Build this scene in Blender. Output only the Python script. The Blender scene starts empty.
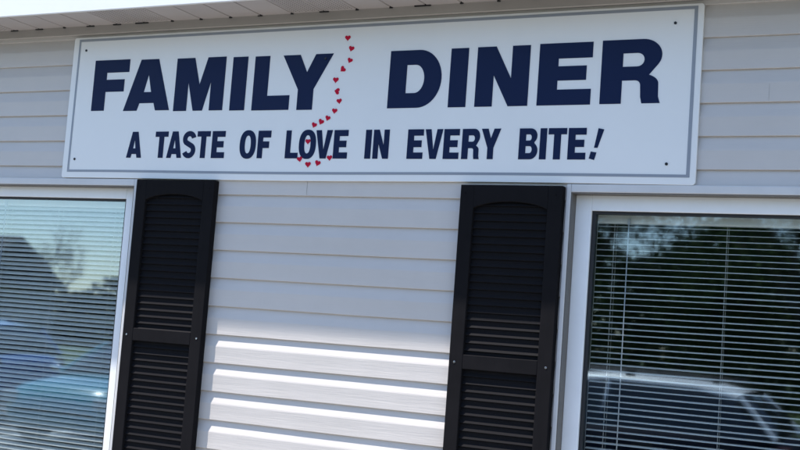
import bpy, bmesh, math, random
from mathutils import Vector, Matrix, noise
random.seed(7)
S = bpy.context.scene
COL = S.collection
Z0 = 2.40                      # height of the sign's bottom edge above the ground
SUN = Vector((-1.7, -1.0, 4.82)).normalized()

# ------------------------------------------------------------------ helpers
def lin(c):
    return tuple(((x/12.92) if x <= .04045 else ((x+.055)/1.055)**2.4) for x in c)

def mat(name, col, rough=.5, metal=0., var=0., vscale=3., bump=0., bscale=60., bstretch=(1,1,1), spec=.5, coat=0.):
    m = bpy.data.materials.new(name); m.use_nodes = True
    nt = m.node_tree; b = nt.nodes['Principled BSDF']
    b.inputs['Base Color'].default_value = (*col, 1)
    b.inputs['Roughness'].default_value = rough
    b.inputs['Metallic'].default_value = metal
    b.inputs['Specular IOR Level'].default_value = spec
    b.inputs['Coat Weight'].default_value = coat
    tc = nt.nodes.new('ShaderNodeTexCoord')
    if var:
        n = nt.nodes.new('ShaderNodeTexNoise'); n.inputs['Scale'].default_value = vscale; n.inputs['Detail'].default_value = 6
        n.inputs['Roughness'].default_value = .65
        r = nt.nodes.new('ShaderNodeMapRange')
        r.inputs[1].default_value = .3; r.inputs[2].default_value = .7
        r.inputs[3].default_value = 1-var; r.inputs[4].default_value = 1+var
        mx = nt.nodes.new('ShaderNodeVectorMath'); mx.operation = 'SCALE'
        mx.inputs[0].default_value = col
        nt.links.new(tc.outputs['Object'], n.inputs['Vector'])
        nt.links.new(n.outputs['Fac'], r.inputs[0]); nt.links.new(r.outputs[0], mx.inputs['Scale'])
        nt.links.new(mx.outputs[0], b.inputs['Base Color'])
        rr = nt.nodes.new('ShaderNodeMapRange')
        rr.inputs[1].default_value = .3; rr.inputs[2].default_value = .7
        rr.inputs[3].default_value = rough-.08; rr.inputs[4].default_value = rough+.08
        nt.links.new(n.outputs['Fac'], rr.inputs[0]); nt.links.new(rr.outputs[0], b.inputs['Roughness'])
    if bump:
        mp = nt.nodes.new('ShaderNodeMapping'); mp.inputs['Scale'].default_value = bstretch
        n2 = nt.nodes.new('ShaderNodeTexNoise'); n2.inputs['Scale'].default_value = bscale; n2.inputs['Detail'].default_value = 5
        bp = nt.nodes.new('ShaderNodeBump'); bp.inputs['Strength'].default_value = bump; bp.inputs['Distance'].default_value = .002
        nt.links.new(tc.outputs['Object'], mp.inputs[0]); nt.links.new(mp.outputs[0], n2.inputs['Vector'])
        nt.links.new(n2.outputs['Fac'], bp.inputs['Height']); nt.links.new(bp.outputs[0], b.inputs['Normal'])
    return m

class MB:
    def __init__(s): s.v = []; s.f = []
    def quad(s, a, b, c, d):
        i = len(s.v); s.v += [a, b, c, d]; s.f.append((i, i+1, i+2, i+3))
    def box(s, x0, x1, y0, y1, z0, z1):
        i = len(s.v)
        s.v += [(x, y, z) for z in (z0, z1) for y in (y0, y1) for x in (x0, x1)]
        for f in ((0,2,3,1),(4,5,7,6),(0,1,5,4),(2,6,7,3),(0,4,6,2),(1,3,7,5)):
            s.f.append(tuple(i+k for k in f))
    def prism(s, prof, x0, x1):          # prof = closed list of (y,z), run along x
        i = len(s.v); n = len(prof)
        s.v += [(x0, y, z) for y, z in prof] + [(x1, y, z) for y, z in prof]
        for k in range(n):
            j = (k+1) % n; s.f.append((i+k, i+j, i+n+j, i+n+k))
        s.f.append(tuple(i+k for k in range(n))[::-1]); s.f.append(tuple(i+n+k for k in range(n)))
    def tube(s, a, b, r0, r1=None, n=8):
        r1 = r0 if r1 is None else r1
        a = Vector(a); b = Vector(b); d = (b-a).normalized()
        u = d.orthogonal().normalized(); w = d.cross(u)
        i = len(s.v)
        for p, r in ((a, r0), (b, r1)):
            for k in range(n):
                t = 2*math.pi*k/n; s.v.append(tuple(p + u*r*math.cos(t) + w*r*math.sin(t)))
        for k in range(n):
            j = (k+1) % n; s.f.append((i+k, i+j, i+n+j, i+n+k))
        s.f.append(tuple(i+k for k in range(n))[::-1]); s.f.append(tuple(i+n+k for k in range(n)))
    def build(s, name, m, parent=None, bevel=0., smooth=False, loc=None):
        me = bpy.data.meshes.new(name); me.from_pydata(s.v, [], s.f); me.update()
        bm = bmesh.new(); bm.from_mesh(me); bmesh.ops.recalc_face_normals(bm, faces=bm.faces); bm.to_mesh(me); bm.free()
        o = bpy.data.objects.new(name, me); COL.objects.link(o)
        me.materials.append(m)
        if smooth:
            for p in me.polygons: p.use_smooth = True
        if bevel:
            b = o.modifiers.new('bevel', 'BEVEL'); b.width = bevel; b.segments = 2; b.limit_method = 'ANGLE'; b.angle_limit = math.radians(40)
        if parent: o.parent = parent
        if loc: o.location = loc
        return o

def tag(o, label=None, cat=None, group=None, kind=None):
    if label: o['label'] = label
    if cat: o['category'] = cat
    if group: o['group'] = group
    if kind: o['kind'] = kind
    return o
def empty(name, loc, label, cat, group=None, rz=0):
    o = bpy.data.objects.new(name, None); COL.objects.link(o); o.location = loc; o.rotation_euler = (0, 0, rz)
    o.empty_display_size = .2
    return tag(o, label, cat, group)

# ------------------------------------------------------------------ materials
M = dict(
    siding = mat('vinyl_siding', (.56,.522,.495), .48, var=.045, vscale=2.2, bump=.26, bscale=70, bstretch=(.12,1,2.2)),
    soffit = mat('soffit_vinyl', (.44,.40,.385), .5, var=.05, vscale=5, bump=.25, bscale=80),
    jamb = mat('dark_trim_return', (.12,.11,.10), .5, var=.08, vscale=9),  # one even colour, darker than the trim
    channel = mat('channel_vinyl', (.40,.37,.345), .5, var=.06, vscale=7),
    fascia = mat('white_aluminium_fascia', (.80,.80,.80), .4, var=.02),
    white = mat('white_vinyl', (.83,.835,.85), .38, var=.035, vscale=6),
    trim = mat('trim_vinyl', (.60,.59,.59), .42, var=.05, vscale=6),
    gasket = mat('black_gasket', (.012,.012,.014), .6),
    shutter = mat('black_shutter_plastic', (.0105,.0099,.0112), .66, spec=.04, var=.12, vscale=9, bump=.6, bscale=40, bstretch=(1,1,.12)),
    sign = mat('sign_white_panel', (.80,.79,.775), .35, var=.03, vscale=1.1, bump=.05, bscale=3),
    navy = mat('navy_vinyl_letter', (.010,.019,.060), .45, spec=.08, var=.04, vscale=12),
    grey = mat('grey_line', (.27,.29,.33), .4),
    red = mat('red_vinyl_heart', (.50,.006,.035), .5, spec=.1),
    screw = mat('screw_black', (.02,.02,.022), .35, metal=.6),
    steel = mat('screw_steel', (.55,.55,.55), .25, metal=1.),
    slat = mat('blind_slat', (.74,.73,.69), .38, var=.02),
    slat2 = mat('blind_slat_pale', (.84,.83,.79), .38, var=.03),  # right blind, paler than the left one's slats
    cord = mat('blind_cord', (.70,.69,.66), .7),
    wandm = mat('clear_wand', (.55,.56,.58), .15),
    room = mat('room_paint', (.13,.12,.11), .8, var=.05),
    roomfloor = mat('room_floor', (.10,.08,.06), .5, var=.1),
    shingle = mat('asphalt_shingle', (.10,.085,.08), .9, var=.4, vscale=40, bump=.8, bscale=120),
    asphalt = mat('asphalt', (.060,.060,.062), .85, var=.2, vscale=4, bump=.7, bscale=150),
    paint = mat('lot_paint', (.6,.6,.58), .6, var=.15, vscale=8),
    concrete = mat('concrete', (.33,.32,.30), .8, var=.12, vscale=3, bump=.4, bscale=90),
    grass = mat('grass_ground', (.055,.085,.022), .9, var=.35, vscale=1.5, bump=1., bscale=60),
    leaf = mat('tree_leaf', (.045,.075,.02), .8, spec=.05, var=.4, vscale=2),
    leaf2 = mat('tree_leaf_dark', (.03,.05,.018), .8, spec=.05, var=.4, vscale=2),
    bark = mat('tree_bark', (.07,.055,.04), .9, var=.3, vscale=12, bump=.8, bscale=30),
    tyre = mat('tyre_rubber', (.02,.02,.02), .8),
    rim = mat('alloy_rim', (.5,.5,.52), .3, metal=1.),
    carglass = mat('car_glass', (.01,.013,.016), .05, spec=.8),
    dark = mat('dark_plastic', (.02,.02,.02), .5),
    chrome = mat('chrome', (.85,.85,.87), .12, metal=1.),
    lamp = mat('lamp_lens', (.5,.5,.5), .1), tail = mat('tail_lens', (.06,.006,.006), .3),
    carnavy = mat('car_paint_navy', (.010,.013,.026), .7, spec=.1),
    carroof = mat('car_roof_sky_sheen', (.72,.74,.76), .42, metal=.1, coat=.3),  # pale colour stands in for sky reflected along the navy car's roof
    carblue = mat('car_paint_blue', (.03,.11,.36), .28, coat=1.),
    carteal = mat('car_paint_teal', (.04,.24,.30), .28, coat=1.),
    brickh = mat('house_siding', (.32,.27,.26), .8, var=.1),
    hroof = mat('house_roof', (.035,.03,.03), .95, var=.3, vscale=10),
)
# window glass: see-through with a Fresnel reflection of both panes
g = bpy.data.materials.new('window_glass'); g.use_nodes = True
nt = g.node_tree; nt.nodes.clear()
out = nt.nodes.new('ShaderNodeOutputMaterial'); mix = nt.nodes.new('ShaderNodeMixShader')
tr = nt.nodes.new('ShaderNodeBsdfTransparent'); gl = nt.nodes.new('ShaderNodeBsdfGlossy'); fr = nt.nodes.new('ShaderNodeFresnel')
lw = nt.nodes.new('ShaderNodeLayerWeight'); lw.inputs['Blend'].default_value = .5
pw = nt.nodes.new('ShaderNodeMath'); pw.operation = 'POWER'; pw.inputs[1].default_value = 4.
mr = nt.nodes.new('ShaderNodeMath'); mr.operation = 'MULTIPLY_ADD'; mr.inputs[1].default_value = .9; mr.inputs[2].default_value = .115
tr.inputs[0].default_value = (.95,.97,.965,1); gl.inputs['Roughness'].default_value = .027; gl.inputs[0].default_value = (.72,.88,1,1)
nt.links.new(lw.outputs['Facing'], pw.inputs[0]); nt.links.new(pw.outputs[0], mr.inputs[0])
tcg = nt.nodes.new('ShaderNodeTexCoord'); ng = nt.nodes.new('ShaderNodeTexNoise'); ng.inputs['Scale'].default_value = 2.0; ng.inputs['Detail'].default_value = 1
bg_ = nt.nodes.new('ShaderNodeBump'); bg_.inputs['Strength'].default_value = .05; bg_.inputs['Distance'].default_value = .01
nt.links.new(tcg.outputs['Object'], ng.inputs['Vector']); nt.links.new(ng.outputs['Fac'], bg_.inputs['Height'])
nt.links.new(bg_.outputs[0], gl.inputs['Normal'])
nt.nodes.remove(fr); nt.links.new(mr.outputs[0], mix.inputs[0])
nt.links.new(tr.outputs[0], mix.inputs[1]); nt.links.new(gl.outputs[0], mix.inputs[2]); nt.links.new(mix.outputs[0], out.inputs[0])
M['glass'] = g

# ------------------------------------------------------------------ the building
bld = empty('diner_building', (1.3, 3.0, 0), 'single storey diner with pale grey lap siding, black shutters and a white eave', 'building')
BX, BY = 1.3, 3.0
def bpart(o):
    o.parent = bld; o.matrix_parent_inverse = Matrix.Translation((-BX, -BY, 0)); return o

P = .1143; ZB = Z0 + .0534
WX0, WX1 = -4.2, 6.8
SOFZ = Z0 + .680
# window holes (outer edge of trim)
WIN = [(-1.62, .428, Z0-1.62, Z0-.003), (2.3402, 4.45, Z0-1.62, Z0-.003)]
def nz(x, y, s=0.): return noise.noise(Vector((x, y, s)))
def sidepoint(x, z, depth, n):
    # gentle waviness of vinyl
    y = -.013 + depth + .0011*nz(x*1.1, z*2.3) + .0006*nz(x*4, z*3, 3)
    zz = z + .0016*nz(x*.8, n*3.7, 9) + .0006*nz(x*3.1, n*1.7, 4)
    return (x, y, zz)
def coursepts(n):
    z = ZB + n*P           # butt of course n; the course n covers z..z+P
    # from butt upwards: lip, flat, bevel to recess under next butt
    return [(z, .0098+.0004), (z, .0009), (z+.0012, 0.), (z+.030, .0004), (z+P-.050, 0.), (z+P-.0455, .0006), (z+P-.024, .0056), (z+P-.004, .0098), (z+P, .0102)]
def siding_columns(mb, xa, xb, za, zb):
    nx = max(1, int((xb-xa)/.09)); n0 = math.floor((za-ZB)/P)-1; n1 = math.ceil((zb-ZB)/P)+1
    for n in range(n0, n1):
        pts = coursepts(n)
        if pts[0][0] >= zb or pts[-1][0] <= za: continue
        cl = []
        for k, (z, d) in enumerate(pts):
            if za <= z <= zb: cl.append((z, d))
            if k+1 < len(pts):
                z2, d2 = pts[k+1]
                for zc in (za, zb):
                    if z < zc < z2: cl.append((zc, d+(d2-d)*(zc-z)/(z2-z)))
        cl.sort(key=lambda q: q[0]) if False else None
        if len(cl) < 2: continue
        i = len(mb.v); m = len(cl)
        for a in range(nx+1):
            x = xa+(xb-xa)*a/nx
            for z, d in cl: mb.v.append(sidepoint(x, z, d, n if abs(z-pts[0][0]) < .06 else n+1))
        for a in range(nx):
            for k in range(m-1):
                mb.f.append((i+a*m+k, i+(a+1)*m+k, i+(a+1)*m+k+1, i+a*m+k+1))
mb = MB()
zlo, zhi = .25, SOFZ+.02
for xa, xb in ((WX0, WIN[0][0]+.01), (WIN[0][1]-.01, WIN[1][0]+.01), (WIN[1][1]-.01, WX1)): siding_columns(mb, xa, xb, zlo, zhi)
for w in WIN:
    siding_columns(mb, w[0]+.01, w[1]-.01, w[3]-.01, zhi); siding_columns(mb, w[0]+.01, w[1]-.01, zlo, w[2]+.01)
sd = bpart(mb.build('siding', M['siding'], bld, smooth=False))
for n_, x_ in ((-1, 1.262), (2, 3.02)):
    mb = MB(); z_ = ZB+n_*P; mb.box(x_, x_+.0009, -.0138, -.0100, z_+.002, z_+P-.052); bpart(mb.build('panel_lap', M['channel'], bld))
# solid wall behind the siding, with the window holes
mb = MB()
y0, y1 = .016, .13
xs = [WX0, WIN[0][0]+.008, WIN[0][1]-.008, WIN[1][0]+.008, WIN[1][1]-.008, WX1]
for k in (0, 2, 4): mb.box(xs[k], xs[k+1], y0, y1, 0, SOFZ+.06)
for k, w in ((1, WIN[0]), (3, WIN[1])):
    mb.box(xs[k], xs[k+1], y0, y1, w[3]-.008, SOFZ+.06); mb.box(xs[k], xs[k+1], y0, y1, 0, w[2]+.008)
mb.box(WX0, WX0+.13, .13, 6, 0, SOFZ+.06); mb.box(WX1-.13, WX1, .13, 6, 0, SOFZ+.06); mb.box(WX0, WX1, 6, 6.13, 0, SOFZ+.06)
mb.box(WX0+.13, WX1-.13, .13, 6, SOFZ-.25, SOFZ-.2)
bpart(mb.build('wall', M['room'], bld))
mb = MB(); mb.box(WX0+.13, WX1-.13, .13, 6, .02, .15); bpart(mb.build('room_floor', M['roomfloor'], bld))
mb = MB(); mb.box(WX0-.01, WX1+.01, -.006, .0158, 0, .248); bpart(mb.build('foundation', M['concrete'], bld))
# J channel under the soffit
mb = MB()
for a in range(60):
    xa = WX0+(WX1-WX0)*a/60; xb = WX0+(WX1-WX0)*(a+1)/60
    def zz(x): return .0015*nz(x*1.2, 4.4)
    for (ya, za), (yb, zb) in (((-.027, SOFZ), (-.027, SOFZ-.036)), ((-.027, SOFZ-.036), (-.023, SOFZ-.039)), ((-.023, SOFZ-.039), (-.0, SOFZ-.039))):
        mb.quad((xa, ya, za+zz(xa)*(za<SOFZ)), (xb, ya, za+zz(xb)*(za<SOFZ)), (xb, yb, zb+zz(xb)), (xa, yb, zb+zz(xa)))
bpart(mb.build('channel_trim', M['channel'], bld))

# soffit: 6 inch pans with V grooves running out from the wall; every third pair is perforated
RX, RP = .0885, .1497
FY = -.262
mb = MB(); vent = MB()
k0 = int((WX0-RX)/RP)-1; k1 = int((WX1-RX)/RP)+1
for k in range(k0, k1):
    xa = RX+k*RP; xb = xa+RP
    dz = .002*random.uniform(-1, 1)
    prof = [(xa, .010), (xa+.0045, .0), (xb-.0045, .0+dz*.4), (xb, .010)]
    for (xA, zA), (xB, zB) in zip(prof, prof[1:]):
        mb.quad((xA, -.024, SOFZ+zA), (xB, -.024, SOFZ+zB), (xB, FY+.002, SOFZ+zB), (xA, FY+.002, SOFZ+zA))
    if (k-1) % 6 in (0, 1):          # perforations: small dark slots, proud of the pan by 0.4 mm
        for r in range(9):
            x = xa+.017+r*.0146
            for q in range(14):
                y = -.045-q*.0145-(r % 2)*.007
                if y-.008 < FY+.012: continue
                z = SOFZ-.0006
                vent.quad((x-.0022, y, z), (x+.0022, y, z), (x+.0022, y-.0062, z), (x-.0022, y-.0062, z))
so = bpart(mb.build('soffit', M['soffit'], bld))
M['hole'] = mat('perforation', (.06,.055,.05), .9)
bpart(vent.build('soffit_perforation', M['hole'], bld))
# small dark gaps where the soffit meets the channel
for k in range(k0+1, k1):
    mb = MB(); x = RX+k*RP; w = .009 if random.random() > .25 else .03
    mb.box(x-w*(1.6 if random.random() > .6 else .7), x+w*.7, -.0330, -.0272, SOFZ-.0045, SOFZ+.006)
    bpart(mb.build('soffit_gap', M['gasket'], bld))
# fascia, drip edge, roof
mb = MB(); mb.box(WX0-.2, WX1+.2, FY-.014, FY, SOFZ-.012, SOFZ+.105); bpart(mb.build('fascia', M['fascia'], bld, bevel=.002))
mb = MB(); mb.prism([(FY-.0145, SOFZ+.088), (FY-.017, SOFZ+.086), (FY-.017, SOFZ+.107), (FY+.0, SOFZ+.110), (FY-.0, SOFZ+.1065), (FY-.0145, SOFZ+.1055)], WX0-.2, WX1+.2)
bpart(mb.build('drip_edge', M['fascia'], bld))
mb = MB()
sl = .33
def ry(y): return SOFZ+.1105+(y-FY)*sl
mb.prism([(FY-.020, ry(FY-.02)), (3.0, ry(3.0)), (6.4, ry(3.0)-3.4*sl), (6.4, ry(3.0)-3.4*sl+.02), (3.0, ry(3.0)+.02), (FY-.020, ry(FY-.02)+.012)], WX0-.22, WX1+.22)
i0 = len(mb.v)
rv = []
NX = 140                                           # shingle eave skewed to slant its shadow on the wall, plus slight waviness
base = mb.v[:6]; mb.v = []; mb.f = []
for a in range(NX+1):
    x = WX0-.22+(WX1-WX0+.44)*a/NX
    for (q, y, z) in base:
        mb.v.append((x, y-((.0135*(x-.80)+.0012*nz(x*3, 1.)) if y < 0 else 0), z))
for a in range(NX):
    for k in range(6):
        j = (k+1) % 6; mb.f.append((a*6+k, a*6+j, (a+1)*6+j, (a+1)*6+k))
mb.f += [tuple(range(6))[::-1], tuple(NX*6+k for k in range(6))]
bpart(mb.build('roof', M['shingle'], bld))
for xx in (WX0, WX1-.1):
    mb = MB(); mb.v = [(xx, .02, SOFZ+.062), (xx, 6.1, SOFZ+.062), (xx, 3.0, ry(3.0)-.02), (xx+.1, .02, SOFZ+.062), (xx+.1, 6.1, SOFZ+.062), (xx+.1, 3.0, ry(3.0)-.02)]
    mb.f = [(0,1,2),(3,5,4),(0,3,4,1),(1,4,5,2),(2,5,3,0)]; bpart(mb.build('gable', M['siding'], bld))

# ------------------------------------------------------------------ windows
def ring(mb, x0, x1, z0, z1, wx, wt, ya, yb):      # rectangular frame, widths wx at the sides and wt top and bottom
    mb.box(x0, x0+wx, ya, yb, z0, z1); mb.box(x1-wx, x1, ya, yb, z0, z1)
    mb.box(x0+wx, x1-wx, ya, yb, z1-wt, z1); mb.box(x0+wx, x1-wx, ya, yb, z0, z0+wt)
def window(w, sidew, topw, label):
    x0, x1, z0, z1 = w
    gx, gt = .0205, .0320                         # trim width including the return into the opening
    f = MB(); fx0, fx1, fz0, fz1 = x0+gx, x1-gx, z0+gt, z1-gt
    ring(f, fx0, fx1, fz0, fz1, sidew, topw, .028, .12)
    fo = bpart(f.build('window', M['white'], bld, bevel=.0025)); fo['label'] = label
    def sub(o): o.parent = fo; o.matrix_parent_inverse = Matrix.Identity(4); return o
    # outer sloping lineal trim with a lip
    t = MB(); ring(t, x0, x1, z0, z1, .017, .029, -.024, .002)
    sub(t.build('trim', M['trim'], fo, bevel=.003))
    t = MB(); ring(t, x0+.0172, x1-.0172, z0+.0292, z1-.0292, .0035, .003, -.021, .04)
    sub(t.build('jamb_return', M['jamb'], fo))
    ix0, ix1, iz0, iz1 = fx0+sidew, fx1-sidew, fz0+topw, fz1-topw
    t = MB(); ring(t, ix0-.001, ix1+.001, iz0-.001, iz1+.001, .014, .011, .040, .07)
    sub(t.build('gasket', M['gasket'], fo, bevel=.001))
    t = MB(); t.box(ix0+.002, ix1-.002, .048, .052, iz0+.002, iz1-.002)
    sub(t.build('glass_pane', M['glass'], fo))
    return ix0, ix1, iz0, iz1
L = window(WIN[0], .0755, .0475, 'white window left of the left shutter')
R = window(WIN[1], .0593, .0555, 'white window right of the right shutter')

# ------------------------------------------------------------------ blinds
def blind(ix0, ix1, ztop, zbot, tilt, m, label, cords, headh, wand=None, cordpull=None, seed=1):
    rnd = random.Random(seed)
    root = empty('window_blind', ((ix0+ix1)/2, .100, zbot), label, 'blind', 'mini blinds hanging inside the windows')
    def sub(o): o.parent = root; o.matrix_parent_inverse = root.matrix_world.inverted() if False else Matrix.Translation((-(ix0+ix1)/2, -.100, -zbot)); return o
    yc = .100
    h = MB(); h.prism([(yc-.014, ztop), (yc+.014, ztop), (yc+.014, ztop-headh), (yc-.008, ztop-headh), (yc-.014, ztop-headh+.006)], ix0, ix1)
    sub(h.build('headrail', m, root, bevel=.0015))
    sl = MB(); z = ztop-headh-.010; W = .0125; n = 6
    while z > zbot+.02:
        t = tilt + math.radians(rnd.gauss(0, 1.1)); dz = rnd.gauss(0, .0006); yo = rnd.gauss(0, .0006)
        crown = .0016
        secs = []
        for k in range(n+1):
            u = -1+2*k/n; secs.append((u*W, crown*(1-u*u)))
        nx = 14; i = len(sl.v)
        for a in range(nx+1):
            x = ix0+.004+(ix1-ix0-.008)*a/nx
            sag = .0009*math.sin(x*5.1+z*9)+ .0006*nz(x*3, z*40)
            for top in (0, 1):
                for (u, c) in (secs if not top else secs[::-1]):
                    c2 = c+(.00025 if top == 0 else -.00025)
                    y = u*math.cos(t)-c2*math.sin(t); zz_ = u*math.sin(t)+c2*math.cos(t)
                    sl.v.append((x, yc+yo+y, z+dz+sag+zz_))
        m2 = 2*(n+1)
        for a in range(nx):
            for k in range(m2):
                j = (k+1) % m2; sl.f.append((i+a*m2+k, i+a*m2+j, i+(a+1)*m2+j, i+(a+1)*m2+k))
        z -= .0213
    sub(sl.build('slats', m, root, smooth=True))
    b = MB(); b.box(ix0+.004, ix1-.004, yc-.012, yc+.012, zbot, zbot+.012); sub(b.build('bottom_rail', m, root, bevel=.002))
    for x in cords:
        c = MB()
        for yy in (yc-.0150, yc+.0150): c.tube((x, yy, ztop-headh), (x+.002, yy, zbot+.01), .0007, n=5)
        sub(c.build('ladder_cord', M['cord'], root))
    if wand:
        c = MB(); c.tube((wand, yc-.021, ztop-headh+.004), (wand+.003, yc-.022, ztop-1.15), .0023, n=6); sub(c.build('wand', M['wandm'], root, smooth=True))
        c = MB(); c.box(wand-.004, wand+.004, yc-.025, yc-.014, ztop-headh-.004, ztop-headh+.018); sub(c.build('wand_hook', M['wandm'], root))
    return root
blind(L[0]+.012, L[1]-.008, L[3]+.006, L[2]+.05, math.radians(41), M['slat'], 'white mini blind with nearly closed slats in the left window', (-1.3, -.87, -.40, -.092, .235), .042, wand=-.41, seed=3)
blind(R[0]+.004, R[1]-.008, R[3]+.006, R[2]+.05, math.radians(10), M['slat2'], 'mini blind with open slats behind the dark glass of the right window', (2.492, 2.887, 3.35, 3.8, 4.25), .044, wand=2.544, seed=5)

# ------------------------------------------------------------------ shutters
def shutter(x0, x1, ztop, zbot, label):
    yb, yf = -.0128, -.045
    st = .054; rt = .060
    rail0, rail1 = Z0-.685, Z0-.633
    body = MB()
    body.box(x0, x0+st, yf, yb, zbot, ztop); body.box(x1-st, x1, yf, yb, zbot, ztop)
    body.box(x0+st, x1-st, yf, yb, rail0, rail1); body.box(x0+st, x1-st, yf, yb, zbot, zbot+.07)
    xa, xb = x0+st, x1-st
    # arched top rail
    n = 20
    ztp = ztop-.086
    i = len(body.v)
    for k in range(n+1):
        u = k/n; x = xa+(xb-xa)*u; z = ztp+.026*(1-(2*u-1)**2)**.8
        body.v += [(x, yf, z), (x, yf, ztop), (x, yb, z), (x, yb, ztop)]
    for k in range(n):
        a = i+4*k; b = a+4
        body.f += [(a, b, b+1, a+1), (a+2, a+3, b+3, b+2), (a, a+2, b+2, b), (a+1, b+1, b+3, a+3)]
    so = bpart(body.build('shutter', M['shutter'], bld, bevel=.0022)); so['label'] = label
    def sub(o): o.parent = so; o.matrix_parent_inverse = Matrix.Identity(4); return o
    for za, zb in ((rail1, ztop-.05), (zbot+.07, rail0)):
        lv = MB(); z = zb; pitch = .0279
        prof = []
        tip, base = yf+.0090, yf+.0163
        zc = zb
        nl = int((zb-za)/pitch)+1
        for k in range(nl):
            zt = zb-k*pitch; zb_ = max(zt-pitch, za)
            prof_ = [(base, zt), (base-.0008, zt-pitch*.43), (tip+.0003, zt-pitch*.86), (tip, zt-pitch*.88), (tip+.0008, zt-pitch*.91), (base, zt-pitch*.93), (base, zt-pitch)]
            ja = random.uniform(-.0004, .0004)
            for (ya, z1_), (yb2, z2_) in zip(prof_, prof_[1:]):
                if z2_ < za: z2_ = za
                if z1_ <= za: continue
                lv.quad((xa, ya+ja, z1_), (xb, ya+ja, z1_), (xb, yb2+ja, z2_), (xa, yb2+ja, z2_))
        # panel back
        sub(lv.build('louver_panel', M['shutter'], so))
    for (sx, szz) in ((x0+.022, Z0-.662), (x1-.022, Z0-.656), (x0+.018, ztop-.030), (x1-.025, ztop-.033)):
        c = MB(); c.tube((sx, yf-.0015, szz), (sx, yf+.004, szz), .0042, n=10)
        o = c.build('screw', M['steel'] if szz < Z0-.1 else M['shutter'], so, bevel=.0008); sub(o)
    return so
shutter(.440, .841, Z0-.0075, Z0-1.60, 'black louvered shutter beside the left window')
shutter(1.9405, 2.334, Z0-.013, Z0-1.60, 'black louvered shutter beside the right window')

# ------------------------------------------------------------------ the sign
SY0, SY1 = -.0140, -.0245
SX0, SX1, SZ0, SZ1 = .002, 2.794, Z0-.0015, Z0+.6285
sign = empty('diner_sign', (1.4, -.02, Z0), 'long white sign with navy FAMILY DINER lettering and a trail of red hearts', 'sign')
def spart(o): o.parent = sign; o.matrix_parent_inverse = Matrix.Translation((-1.4, .02, -Z0)); return o
def curve_mesh(name, loops, y0, y1, m, bev=0.):
    cu = bpy.data.curves.new(name, 'CURVE'); cu.dimensions = '2D'; cu.fill_mode = 'BOTH'
    cu.extrude = abs(y1-y0)/2
    if bev: cu.bevel_depth = bev; cu.offset = -bev; cu.bevel_resolution = 1; cu.extrude -= bev
    for lp in loops:
        sp = cu.splines.new('POLY'); sp.points.add(len(lp)-1); sp.use_cyclic_u = True
        for q, (x, z) in zip(sp.points, lp): q.co = (x, z, 0, 1)
    tmp = bpy.data.objects.new(name, cu); COL.objects.link(tmp)
    bpy.context.view_layer.update()
    me = bpy.data.meshes.new_from_object(tmp.evaluated_get(bpy.context.evaluated_depsgraph_get()))
    bpy.data.objects.remove(tmp); bpy.data.curves.remove(cu)
    ym = (y0+y1)/2
    for v in me.vertices: x, z, e = v.co; v.co = (x, ym-e, z)
    me.materials.clear(); me.materials.append(m); me.name = name
    o = bpy.data.objects.new(name, me); COL.objects.link(o); return o
def rrect(x0, x1, z0, z1, r, n=6):
    p = []
    for cx, cz, a0 in ((x1-r, z1-r, 0), (x0+r, z1-r, 90), (x0+r, z0+r, 180), (x1-r, z0+r, 270)):
        for k in range(n+1):
            a = math.radians(a0+90*k/n); p.append((cx+r*math.cos(a), cz+r*math.sin(a)))
    return p
# the panel's outline bellies very slightly, as a long thin sheet does
def warpz(x, z): 
    u = (x-SX0)/(SX1-SX0)
    return z + (.0020*math.sin(u*9.2+1.0)*(1-(z-SZ0)/(SZ1-SZ0)) )
def dens(lp, step=.08):
    q = []
    for (a, b), (c, d) in zip(lp, lp[1:]+lp[:1]):
        L_ = math.hypot(c-a, d-b); n = max(1, int(L_/step))
        for k in range(n): q.append((a+(c-a)*k/n, b+(d-b)*k/n))
    return [(x, warpz(x, z)) for x, z in q]
spart(curve_mesh('sign_panel', [dens(rrect(SX0, SX1, SZ0, SZ1, .011))], SY0, SY1, M['sign'], bev=.0012))
spart(curve_mesh('border_line', [dens(rrect(SX0+.0295, SX1-.0205, SZ0+.0255, SZ1-.0085, .001, 1)), dens(rrect(SX0+.0395, SX1-.0325, SZ0+.0355, SZ1-.0195, .001, 1))], SY1-.0010, SY1+.0005, M['grey']))

def arc(cx, cz, rx, rz, a0, a1, n=14):
    return [(cx+rx*math.cos(math.radians(a0+(a1-a0)*k/n)), cz+rz*math.sin(math.radians(a0+(a1-a0)*k/n))) for k in range(n+1)]
def sarc(cx, cz, rx, rz, a0, a1, e=2.4, n=16):     # superellipse arc
    q = []
    for k in range(n+1):
        t = math.radians(a0+(a1-a0)*k/n); c, s_ = math.cos(t), math.sin(t)
        q.append((cx+rx*math.copysign(abs(c)**(2/e), c), cz+rz*math.copysign(abs(s_)**(2/e), s_)))
    return q
def stroke(pts, w):
    l, r = [], []
    for k, p in enumerate(pts):
        a = Vector(pts[max(0, k-1)]); b = Vector(pts[min(len(pts)-1, k+1)])
        d = (b-a).normalized(); nrm = Vector((-d.y, d.x))
        l.append(tuple(Vector(p)+nrm*w/2)); r.append(tuple(Vector(p)-nrm*w/2))
    return l+r[::-1]
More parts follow.
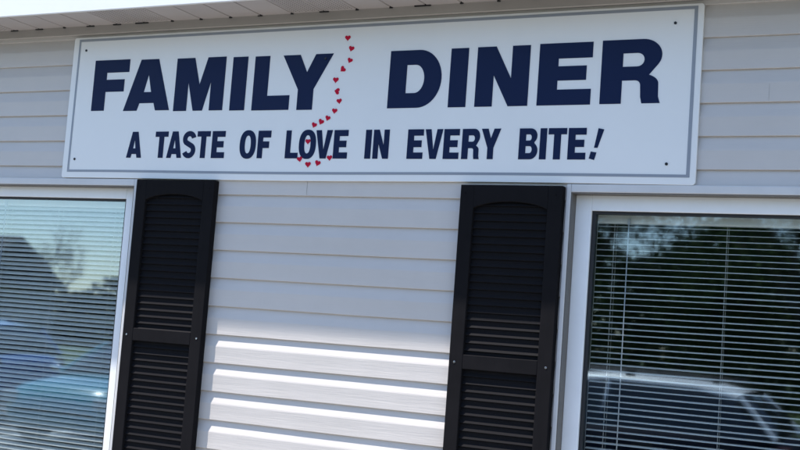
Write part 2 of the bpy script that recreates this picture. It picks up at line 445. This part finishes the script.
def glyph(ch, small=False):
    s = .36; b = .245
    if ch == 'F':
        t = .37 if not small else .40
        return [[(0,0),(0,1),(1,1),(1,.75),(t,.75),(t,.61),(.89,.61),(.89,.37),(t,.37),(t,0)]]
    if ch == 'E':
        t = .37 if not small else .40; b = .25 if not small else .215
        return [[(0,0),(0,1),(1,1),(1,1-b),(t,1-b),(t,.625),(.90,.625),(.90,.395),(t,.395),(t,b),(1.0,b),(1.0,0)]]
    if ch == 'A':
        return [[(0,0),(.31,1),(.69,1),(1,0),(.70,0),(.655,.145),(.345,.145),(.30,0)], [(.42,.36),(.58,.36),(.5,.70)]]
    if ch == 'M':
        return [[(0,0),(0,1),(.365,1),(.5,.49),(.635,1),(1,1),(1,0),(.73,0),(.73,.54),(.595,0),(.405,0),(.27,.54),(.27,0)]]
    if ch == 'I': return [[(0,0),(0,1),(1,1),(1,0)]]
    if ch == 'L':
        b = .265 if not small else .20
        return [[(0,0),(0,1),(.40,1),(.40,b),(1,b),(1,0)]]
    if ch == 'Y': return [[(0,1),(.345,1),(.5,.68),(.655,1),(1,1),(.655,.37),(.655,0),(.345,0),(.345,.37)]]
    if ch == 'D':
        o = [(0,0),(0,1)] + arc(.56, .5, .44, .5, 90, -90, 24)
        h = [(.335,.255),(.335,.745)] + arc(.50, .5, .175, .245, 90, -90, 16)
        return [o, h]
    if ch == 'N': return [[(0,0),(0,1),(.355,1),(.665,.46),(.665,1),(1,1),(1,0),(.635,0),(.335,.52),(.335,0)]]
    if ch == 'R':
        o = [(0,0),(0,1)] + arc(.68, .745, .32, .255, 90, -38, 16) + arc(.66, .30, .30, .16, 62, 0, 8) + [(.965,.10),(1.0,0),(.70,0),(.675,.10)] + arc(.575, .28, .09, .08, 0, 90, 6) + [(.36,.36),(.36,0)]
        h = [(.36,.575),(.36,.785)] + arc(.60, .68, .115, .105, 90, -90, 10)
        return [o, h]
    if ch == 'T':
        b = .20; return [[(0,1),(1,1),(1,1-b),(.69,1-b),(.69,0),(.31,0),(.31,1-b),(0,1-b)]]
    if ch == 'V': return [[(0,1),(.33,1),(.5,.30),(.67,1),(1,1),(.68,0),(.32,0)]]
    if ch == 'O': return [sarc(.5,.5,.5,.52,0,360,2.35,48)[:-1], sarc(.5,.5,.185,.325,0,360,2.3,36)[:-1]]
    if ch == 'B':
        o = [(0,0),(0,1)] + arc(.60,.755,.355,.245,90,-55,12) + arc(.60,.28,.40,.28,55,-90,12)
        h1 = [(.36,.605),(.36,.805)] + arc(.56,.705,.10,.10,90,-90,8)
        h2 = [(.36,.20),(.36,.425)] + arc(.58,.3125,.115,.1125,90,-90,8)
        return [o, h1, h2]
def letter(ch, x0, x1, z0, z1, small=False):
    if ch == 'S':
        w, h = x1-x0, z1-z0; t = w*.345; a = t/2
        rx, rz = w/2-a, h*.268-a*.62
        cx = (x0+x1)/2; ct = z1-a*.82-rz; cb = z0+a*.82+rz
        pts = [(cx+rx*math.cos(math.radians(q)), ct+rz*math.sin(math.radians(q))) for q in range(12, 226, 12)]
        pts += [(cx+rx*math.cos(math.radians(q)), cb+rz*math.sin(math.radians(q))) for q in range(46, -170, -12)]
        loops = [stroke(pts, t*.93)]
    else:
        loops = [[(x0+u*(x1-x0), z0+v*(z1-z0)) for u, v in lp] for lp in glyph(ch, small)]
    spart(curve_mesh('letter', loops, SY1-.0014, SY1+.0005, M['navy']))
BIG = [('F',.1345,.327,.2962,.5210),('A',.3125,.5589,.2930,.5165),('M',.5805,.8315,.2880,.5140),('I',.8665,.9400,.2858,.5100),('L',.9753,1.153,.2840,.5085),
       ('Y',1.1099,1.3433,.2825,.5075),('D',1.5985,1.8208,.2820,.5065),('I',1.8545,1.9265,.2812,.5062),('N',1.9625,2.1715,.2812,.5068),('E',2.207,2.408,.2814,.5090),('R',2.4420,2.6575,.2822,.5110)]
for ch, a, b, c, d in BIG: letter(ch, a, b, Z0+c, Z0+d)
SML = [('A',.3548,.4324),('T',.5032,.568),('A',.5681,.6428),('S',.6470,.7136),('T',.7208,.7841),('E',.7965,.8590),('O',.9353,1.011),('F',1.0222,1.0813),('L',1.1554,1.2124),
       ('O',1.2177,1.2933),('V',1.2935,1.3664),('E',1.3763,1.4372),('I',1.5169,1.5405),('N',1.5519,1.6177),('E',1.6988,1.7628),('V',1.772,1.8426),('E',1.8499,1.9112),
       ('R',1.9249,1.9937),('Y',2.0016,2.0757),('B',2.1509,2.2208),('I',2.2306,2.2538),('T',2.2619,2.3288),('E',2.3371,2.401)]
for ch, a, b in SML:
    u = (a-.35)/2.05
    letter(ch, a-.0012, b+.0012, Z0+.0886-.0045*u, Z0+.2012-.0035*u, True)
spart(curve_mesh('exclamation_mark', [[(2.4451,Z0+.1960),(2.4660,Z0+.1915),(2.4453,Z0+.1263),(2.4325,Z0+.1263)], [(2.4216,Z0+.1131),(2.4423,Z0+.1092),(2.4352,Z0+.0824),(2.4155,Z0+.0881)]], SY1-.0014, SY1+.0005, M['navy']))
hl = []
for k in range(36):
    t = 2*math.pi*k/36
    hl.append((16*math.sin(t)**3/34, (13*math.cos(t)-5*math.cos(2*t)-2*math.cos(3*t)-math.cos(4*t)+2.5)/34))
HP = [(1.4014,.5658,0),(1.421,.5224,-14),(1.4185,.4752,-22),(1.3887,.4409,-48),(1.3617,.3984,-3),(1.3702,.3549,-100),(1.3852,.3134,8),(1.3675,.2746,-6),(1.3388,.2462,-18),(1.3096,.2318,-24),
      (1.2791,.2193,-20),(1.2572,.1532,0),(1.2255,.0825,12),(1.2658,.061,2),(1.3093,.0667,-16),(1.3614,.0879,4)]
for x, z, a in HP:
    a = math.radians(a); s_ = .0256*random.uniform(.95, 1.06)
    spart(curve_mesh('heart', [[(x+s_*(u*math.cos(a)-v*math.sin(a)), Z0+z+s_*(u*math.sin(a)+v*math.cos(a))) for u, v in hl]], SY1-.0020, SY1-.0008 if False else SY1+.0004, M['red']))
for x, z in ((.0747,.5694),(.0682,.0827),(2.6971,.5627),(2.6925,.0694),(1.3084,.488)):
    c = MB(); c.tube((x, SY1-.0035, Z0+z), (x, SY1+.001, Z0+z), .0052, n=12); spart(c.build('screw', M['screw'], sign, bevel=.001))

# ------------------------------------------------------------------ ground around the diner
def sheet(name, x0, x1, y0, y1, z, m):
    s_ = MB(); s_.box(x0, x1, y0, y1, z-.08, z); return tag(s_.build(name, m), kind='structure')
g_ = MB(); n = 24
g_.quad((-400,-400,-.012),(400,-400,-.012),(400,400,-.012),(-400,400,-.012)); tag(g_.build('ground', M['grass']), kind='structure')
sheet('parking_lot', -45, 30, -13.5, -1.6, .0, M['asphalt'])
sheet('sidewalk', -6, 9, -1.6, -.02, .12, M['concrete'])
for k in range(-8, 6):
    m_ = MB(); m_.box(k*2.8-.3, k*2.8-.2, -12.8, -7.4, -.03, .004); tag(m_.build('parking_line', M['paint']), kind='structure')

# ------------------------------------------------------------------ cars
def car(loc, rz, paint, roofpaint, label, suv=True, scale=1.0):
    root = empty('parked_car', loc, label, 'car', 'cars parked in the lot', rz)
    def loft(secs, name, m, parent, cap=True, smooth=True):
        mb = MB(); n = len(secs[0])
        for s_ in secs: mb.v += [tuple(Vector(q)*scale) for q in s_]
        for a in range(len(secs)-1):
            for k in range(n-1):
                mb.f.append((a*n+k, a*n+k+1, (a+1)*n+k+1, (a+1)*n+k))
        if cap: mb.f += [tuple(range(n))[::-1], tuple((len(secs)-1)*n+k for k in range(n))]
        o = mb.build(name, m, parent, smooth=smooth); return o
    Hr = 1.56 if suv else 1.40
    bh = 1.0 if suv else .88
    # stations front (+x) to rear: x, lower z, upper z, half width
    if suv: st = [(2.28,.45,.62,.62),(2.22,.32,.82,.78),(2.0,.24,.95,.86),(1.6,.22,1.0,.90),(1.0,.22,1.05,.92),(0,.22,1.06,.93),(-1.2,.22,1.07,.93),(-1.9,.24,1.06,.90),(-2.2,.32,.98,.84),(-2.28,.42,.80,.72)]
    else: st = [(2.25,.42,.55,.60),(2.18,.28,.70,.76),(1.9,.22,.80,.84),(1.4,.2,.86,.88),(.8,.2,.92,.9),(0,.2,.94,.9),(-1.2,.2,.95,.9),(-1.8,.22,.95,.88),(-2.15,.3,.90,.82),(-2.25,.42,.75,.7)]
    secs = []
    for x, zl, zu, hw in st:
        r = .10
        half = [(0, zl), (hw-.12, zl), (hw-.02, zl+.08), (hw, (zl+zu)/2), (hw-.02, zu-.10), (hw-.09, zu-.01), (hw*.6, zu+.03), (0, zu+.045)]
        full = [(x, -y, z) for y, z in half] + [(x, y, z) for y, z in half[::-1][1:]]
        secs.append(full)
    body = loft(secs, 'body', paint, root)
    # greenhouse
    if suv: gs = [(1.12,1.02,1.03,.80),(.70,1.02,1.30,.76),(.35,1.02,Hr-.07,.70),(-.4,1.02,Hr-.02,.69),(-1.3,1.02,Hr-.04,.68),(-1.75,1.02,Hr-.12,.66),(-2.02,1.02,1.25,.68),(-2.14,1.02,1.04,.74)]
    else: gs = [(1.0,.9,.92,.76),(.55,.9,1.18,.70),(.1,.9,Hr-.05,.62),(-.6,.9,Hr-.03,.62),(-1.1,.9,Hr-.1,.63),(-1.6,.9,1.08,.68),(-1.85,.9,.93,.72)]
    secs = []
    for x, zl, zu, hw in gs:
        wb = .86 if suv else .82
        secs.append([(x, -wb, zl), (x, -(wb*.55+hw*.45), (zl+zu)/2), (x, -hw, zu-.01), (x, -hw*.6, zu+.02), (x, 0, zu+.03), (x, hw*.6, zu+.02), (x, hw, zu-.01), (x, (wb*.55+hw*.45), (zl+zu)/2), (x, wb, zl)])
    loft(secs, 'windows', M['carglass'], root)
    top = [q for q in gs if q[2] > Hr-.13]
    secs = []
    for x, zl, zu, hw in top:
        secs.append([(x, -hw-.02, zu-.05), (x, -hw-.012, zu), (x, -hw*.6, zu+.035), (x, 0, zu+.045), (x, hw*.6, zu+.035), (x, hw+.012, zu), (x, hw+.02, zu-.05)])
    rf = loft(secs, 'roof', roofpaint, root, cap=False)
    # pillars
    for s_ in (-1, 1):
        for (xa, za), (xb, zb), r in (((gs[0][0], gs[0][2]), (gs[2][0], gs[2][2]), .035), ((-.35, gs[0][2]), (-.4, Hr-.05), .045), ((gs[-1][0], gs[-1][2]), (gs[-3][0], gs[-3][2]), .06)):
            wb = .83 if suv else .79; wt = .70 if suv else .635
            pl = MB(); r = r*(.55 if suv else 1); pl.tube(Vector((xa, s_*wb, za))*scale, Vector((xb, s_*wt, zb))*scale, r, n=6); pl.build('pillar', roofpaint, root)
        if suv:
            rr = MB(); rr.tube(Vector((.3, s_*.62, Hr+.045))*scale, Vector((-1.6, s_*.62, Hr+.02))*scale, .017, n=8)
            for x in (.25, -.6, -1.5): rr.box(x-.05, x+.05, s_*.62-.015, s_*.62+.015, Hr-.01, Hr+.05)
            rr.build('roof_rail', M['dark'], root)
        mi = MB(); mi.tube(Vector((.82, s_*.88, 1.08 if suv else .95))*scale, Vector((.80, s_*1.05, 1.12 if suv else .98))*scale, .03, .075, n=10)
        mi.build('mirror', M['chrome'] if not suv else paint, root, smooth=True)
        hl_ = MB(); hl_.box(2.05, 2.235, s_*.70-.11, s_*.70+.11, bh-.32, bh-.18); hl_.build('headlight', M['lamp'], root, bevel=.02)
        tl_ = MB(); tl_.box(-2.262, -2.1, s_*.70-.10, s_*.70+.10, bh-.25, bh-.02); tl_.build('tail_light', M['tail'], root, bevel=.02)
        for x in (1.40, -1.38):
            wh = MB(); yy = s_*.83
            wh.tube((x, yy-.11, .34), (x, yy+.11, .34), .34, n=28); w_ = wh.build('wheel', M['tyre'], root, bevel=.03)
            ri = MB(); ri.tube((x, yy+s_*.100, .34), (x, yy+s_*.118, .34), .21, n=20)
            o = ri.build('rim', M['rim'], w_, bevel=.006)
    for s_ in (-1, 1):
        for x in (.1, -.85):
            hd = MB(); hd.box(x-.1, x+.1, s_*.925-.012, s_*.925+.012, bh-.14, bh-.10); hd.build('door_handle', M['dark'], root)
    return root
car((-.33, -9.0, 0), math.pi, M['carnavy'], M['carroof'], 'dark navy suv with sky sheen painted on its roof parked opposite the right window', True)
car((-12.4, -10.6, 0), math.pi, M['carblue'], M['carblue'], 'bright blue suv parked opposite the left window', True)
car((-7.5, -10.2, 0), math.radians(83), M['carteal'], M['carteal'], 'teal sedan facing the diner beside the blue suv', False)

# ------------------------------------------------------------------ trees and the house across the lot
def tree(loc, h, r, seed, m, label, leaves=19000, bare=False, lean=0.):
    rnd = random.Random(seed)
    root = empty('leafless_tree' if bare else 'leafy_tree', loc, label, 'tree', None if bare else 'trees across the parking lot')
    tr_ = MB(); tips = []
    def grow(p, d, L_, rad, lev):
        q = p + d*L_
        tr_.tube(p, q, rad, rad*.68, n=7 if lev < 2 else 4)
        tips.append((q, lev))
        if lev >= (6 if bare else 4): return
        for k in range(3 if (lev < 3 or bare) else 2):
            a = Vector((rnd.uniform(-1, 1), rnd.uniform(-1, 1), rnd.uniform(-.1, .9))).normalized()
            grow(p + d*L_*rnd.uniform(.6, 1.), (d*(.75)+a*.75).normalized(), L_*rnd.uniform(.6, .8), rad*.6, lev+1)
    grow(Vector((0, 0, 0)), Vector((lean, 0, 1)).normalized(), h*.30, h*(.012 if bare else .022), 0)
    tr_.build('trunk', M['bark'], root)
    if bare: return root
    lf = MB()
    cl = [q for q, l in tips if l >= 2]
    blobs = [(Vector((0, 0, h*.52)) + Vector((rnd.gauss(0, r*.45), rnd.gauss(0, r*.45), rnd.gauss(0, h*.21))), rnd.uniform(.18, .36)*r) for _ in range(27)] + [(q, r*.22) for q in rnd.sample(cl, min(30, len(cl)))]
    for _ in range(leaves):
        c, br = rnd.choice(blobs)
        d = Vector((rnd.gauss(0, 1), rnd.gauss(0, 1), rnd.gauss(0, 1))).normalized()
        p = c + d*br*rnd.random()**.4
        u = Vector((rnd.gauss(0, 1), rnd.gauss(0, 1), rnd.gauss(0, .6))).normalized(); w = u.orthogonal().normalized()
        s_ = rnd.uniform(.022, .055)
        lf.quad(tuple(p-u*s_), tuple(p+w*s_*.55), tuple(p+u*s_), tuple(p-w*s_*.55))
    o = lf.build('crown', m, root)
    return root
TR = [(-8,-27,10,4.0),(4.5,-27,10,3.8),(-2.0,-20.5,4.7,3.0),(-.2,-14.9,4.6,2.2),(-6.5,-17,8.5,3.2),(-3.0,-16,7.5,2.9),(1.0,-18.5,9.5,2.7),(2.6,-16.5,7,2.8),(5.5,-19,9,3.2),(-10.5,-22,7.5,3.2),(1.2,-24,11,4),(-8.5,-24,11,3.4),(-15,-36,6.0,3.2)]
TL = ['farthest back tree on the left of the dark row','back tree on the right of the dark row','short dense tree filling the gap in the middle','shrubby small tree right at the lot edge','tallest of the near trees left of the lot edge','leafy tree behind the navy suv on its left','tall leafy tree straight behind the navy suv','low leafy tree right of the navy suv','broad leafy tree farthest to the right','leafy tree left of the lot by the teal sedan','tall back row tree on the right','tall back row tree on the left','small leafy tree beyond the house']
for k, (x, y, h, r) in enumerate(TR):
    tree((x, y, 0), h, r, 20+k, M['leaf'] if k % 2 else M['leaf2'], TL[k])
tree((-23.9, -25.5, 0), 5.6, 2, 77, M['bark'], 'bare spreading tree standing near the grey house', bare=True)
hg = MB(); rnd = random.Random(5)
for _ in range(56000):
    p = Vector((rnd.uniform(-16, 25) if rnd.random() < .62 else rnd.uniform(-62, -16), rnd.uniform(-43, -41), 0)); p.z = (rnd.uniform(0, 6.2+.8*math.sin(p.x*.9)) if p.x > -16 else rnd.uniform(0, 2.9+.5*math.sin(p.x*.7)+.3*math.sin(p.x*2.3))); u = Vector((rnd.gauss(0,1), rnd.gauss(0,1), rnd.gauss(0,1))).normalized(); w = u.orthogonal().normalized(); s_ = rnd.uniform(.12, .30)
    hg.quad(tuple(p-u*s_), tuple(p+w*s_*.6), tuple(p+u*s_), tuple(p-w*s_*.6))
tag(hg.build('far_woods', M['leaf2']), 'dark band of low woods beyond the house', 'woods', kind='stuff')
hs = empty('house', (-39.3, -33, 0), 'low grey house with a dark roof across the lot', 'house')
w = MB(); w.box(-8, 8, -1.2, 4, 0, 2.7); w.build('wall', M['brickh'], hs)
w = MB(); w.v = [(-8.5,4.5,2.6),(8.5,4.5,2.6),(8.5,-1.5,2.6),(-8.5,-1.5,2.6),(-8.5,1.5,4.5),(8.5,1.5,4.5)]; w.f = [(0,1,5,4),(2,3,4,5),(1,2,5),(3,0,4),(0,3,2,1)]; w.build('roof', M['hroof'], hs)
for x in (-5, -1.5, 2, 5.6):
    w = MB(); w.box(x-.6, x+.6, 3.98, 4.05, 1.0, 2.1); f = w.build('window', M['white'], hs)
    w = MB(); w.box(x-.52, x+.52, 4.052, 4.06, 1.08, 2.02); w.build('pane', M['carglass'], f)

# ------------------------------------------------------------------ light
wd = bpy.data.worlds.new('World'); S.world = wd; wd.use_nodes = True
nt = wd.node_tree; bgn = nt.nodes['Background']; sky = nt.nodes.new('ShaderNodeTexSky'); sky.sky_type = 'NISHITA'; sky.sun_disc = False
sky.sun_elevation = math.asin(SUN.z); sky.sun_rotation = math.atan2(SUN.x, SUN.y) % (2*math.pi)
sky.air_density = 1.0; sky.dust_density = .5; sky.ozone_density = 1.6; sky.altitude = 500
nt.links.new(sky.outputs[0], bgn.inputs[0]); bgn.inputs[1].default_value = .15
sl_ = bpy.data.lights.new('sun', 'SUN'); sl_.energy = 5.0; sl_.angle = math.radians(.53); sl_.color = (1, .945, .87)
so_ = bpy.data.objects.new('sun', sl_); COL.objects.link(so_); so_.rotation_euler = SUN.to_track_quat('Z', 'Y').to_euler(); so_.location = (-8, -6, 20)

# ------------------------------------------------------------------ camera (position and turn solved from the sign and siding)
RM = ((0.8938920371407594, 0.4421610313416872, 0.07382850600681816), (-0.4475201667612441, 0.8897864009451629, 0.08947548728311883), (-0.02612903133167154, -0.1130211619826536, 0.9932489570423717))
cd = bpy.data.cameras.new('camera'); co = bpy.data.objects.new('camera', cd); COL.objects.link(co); S.camera = co
cd.sensor_width = 36; cd.lens = 1200/800*36; cd.clip_end = 1500; cd.clip_start = .05
r, f_, u = (Vector(q) for q in RM)
m4 = Matrix((( r.x, u.x, -f_.x, 3.7210541), (r.y, u.y, -f_.y, -4.0596675), (r.z, u.z, -f_.z, Z0-.5730038), (0, 0, 0, 1)))
co.matrix_world = m4
S.view_settings.view_transform = 'Standard'; S.view_settings.look = 'None'; S.view_settings.gamma = 1; S.view_settings.use_curve_mapping = False
S.view_settings.exposure = 1.06
S.render.engine = 'CYCLES'
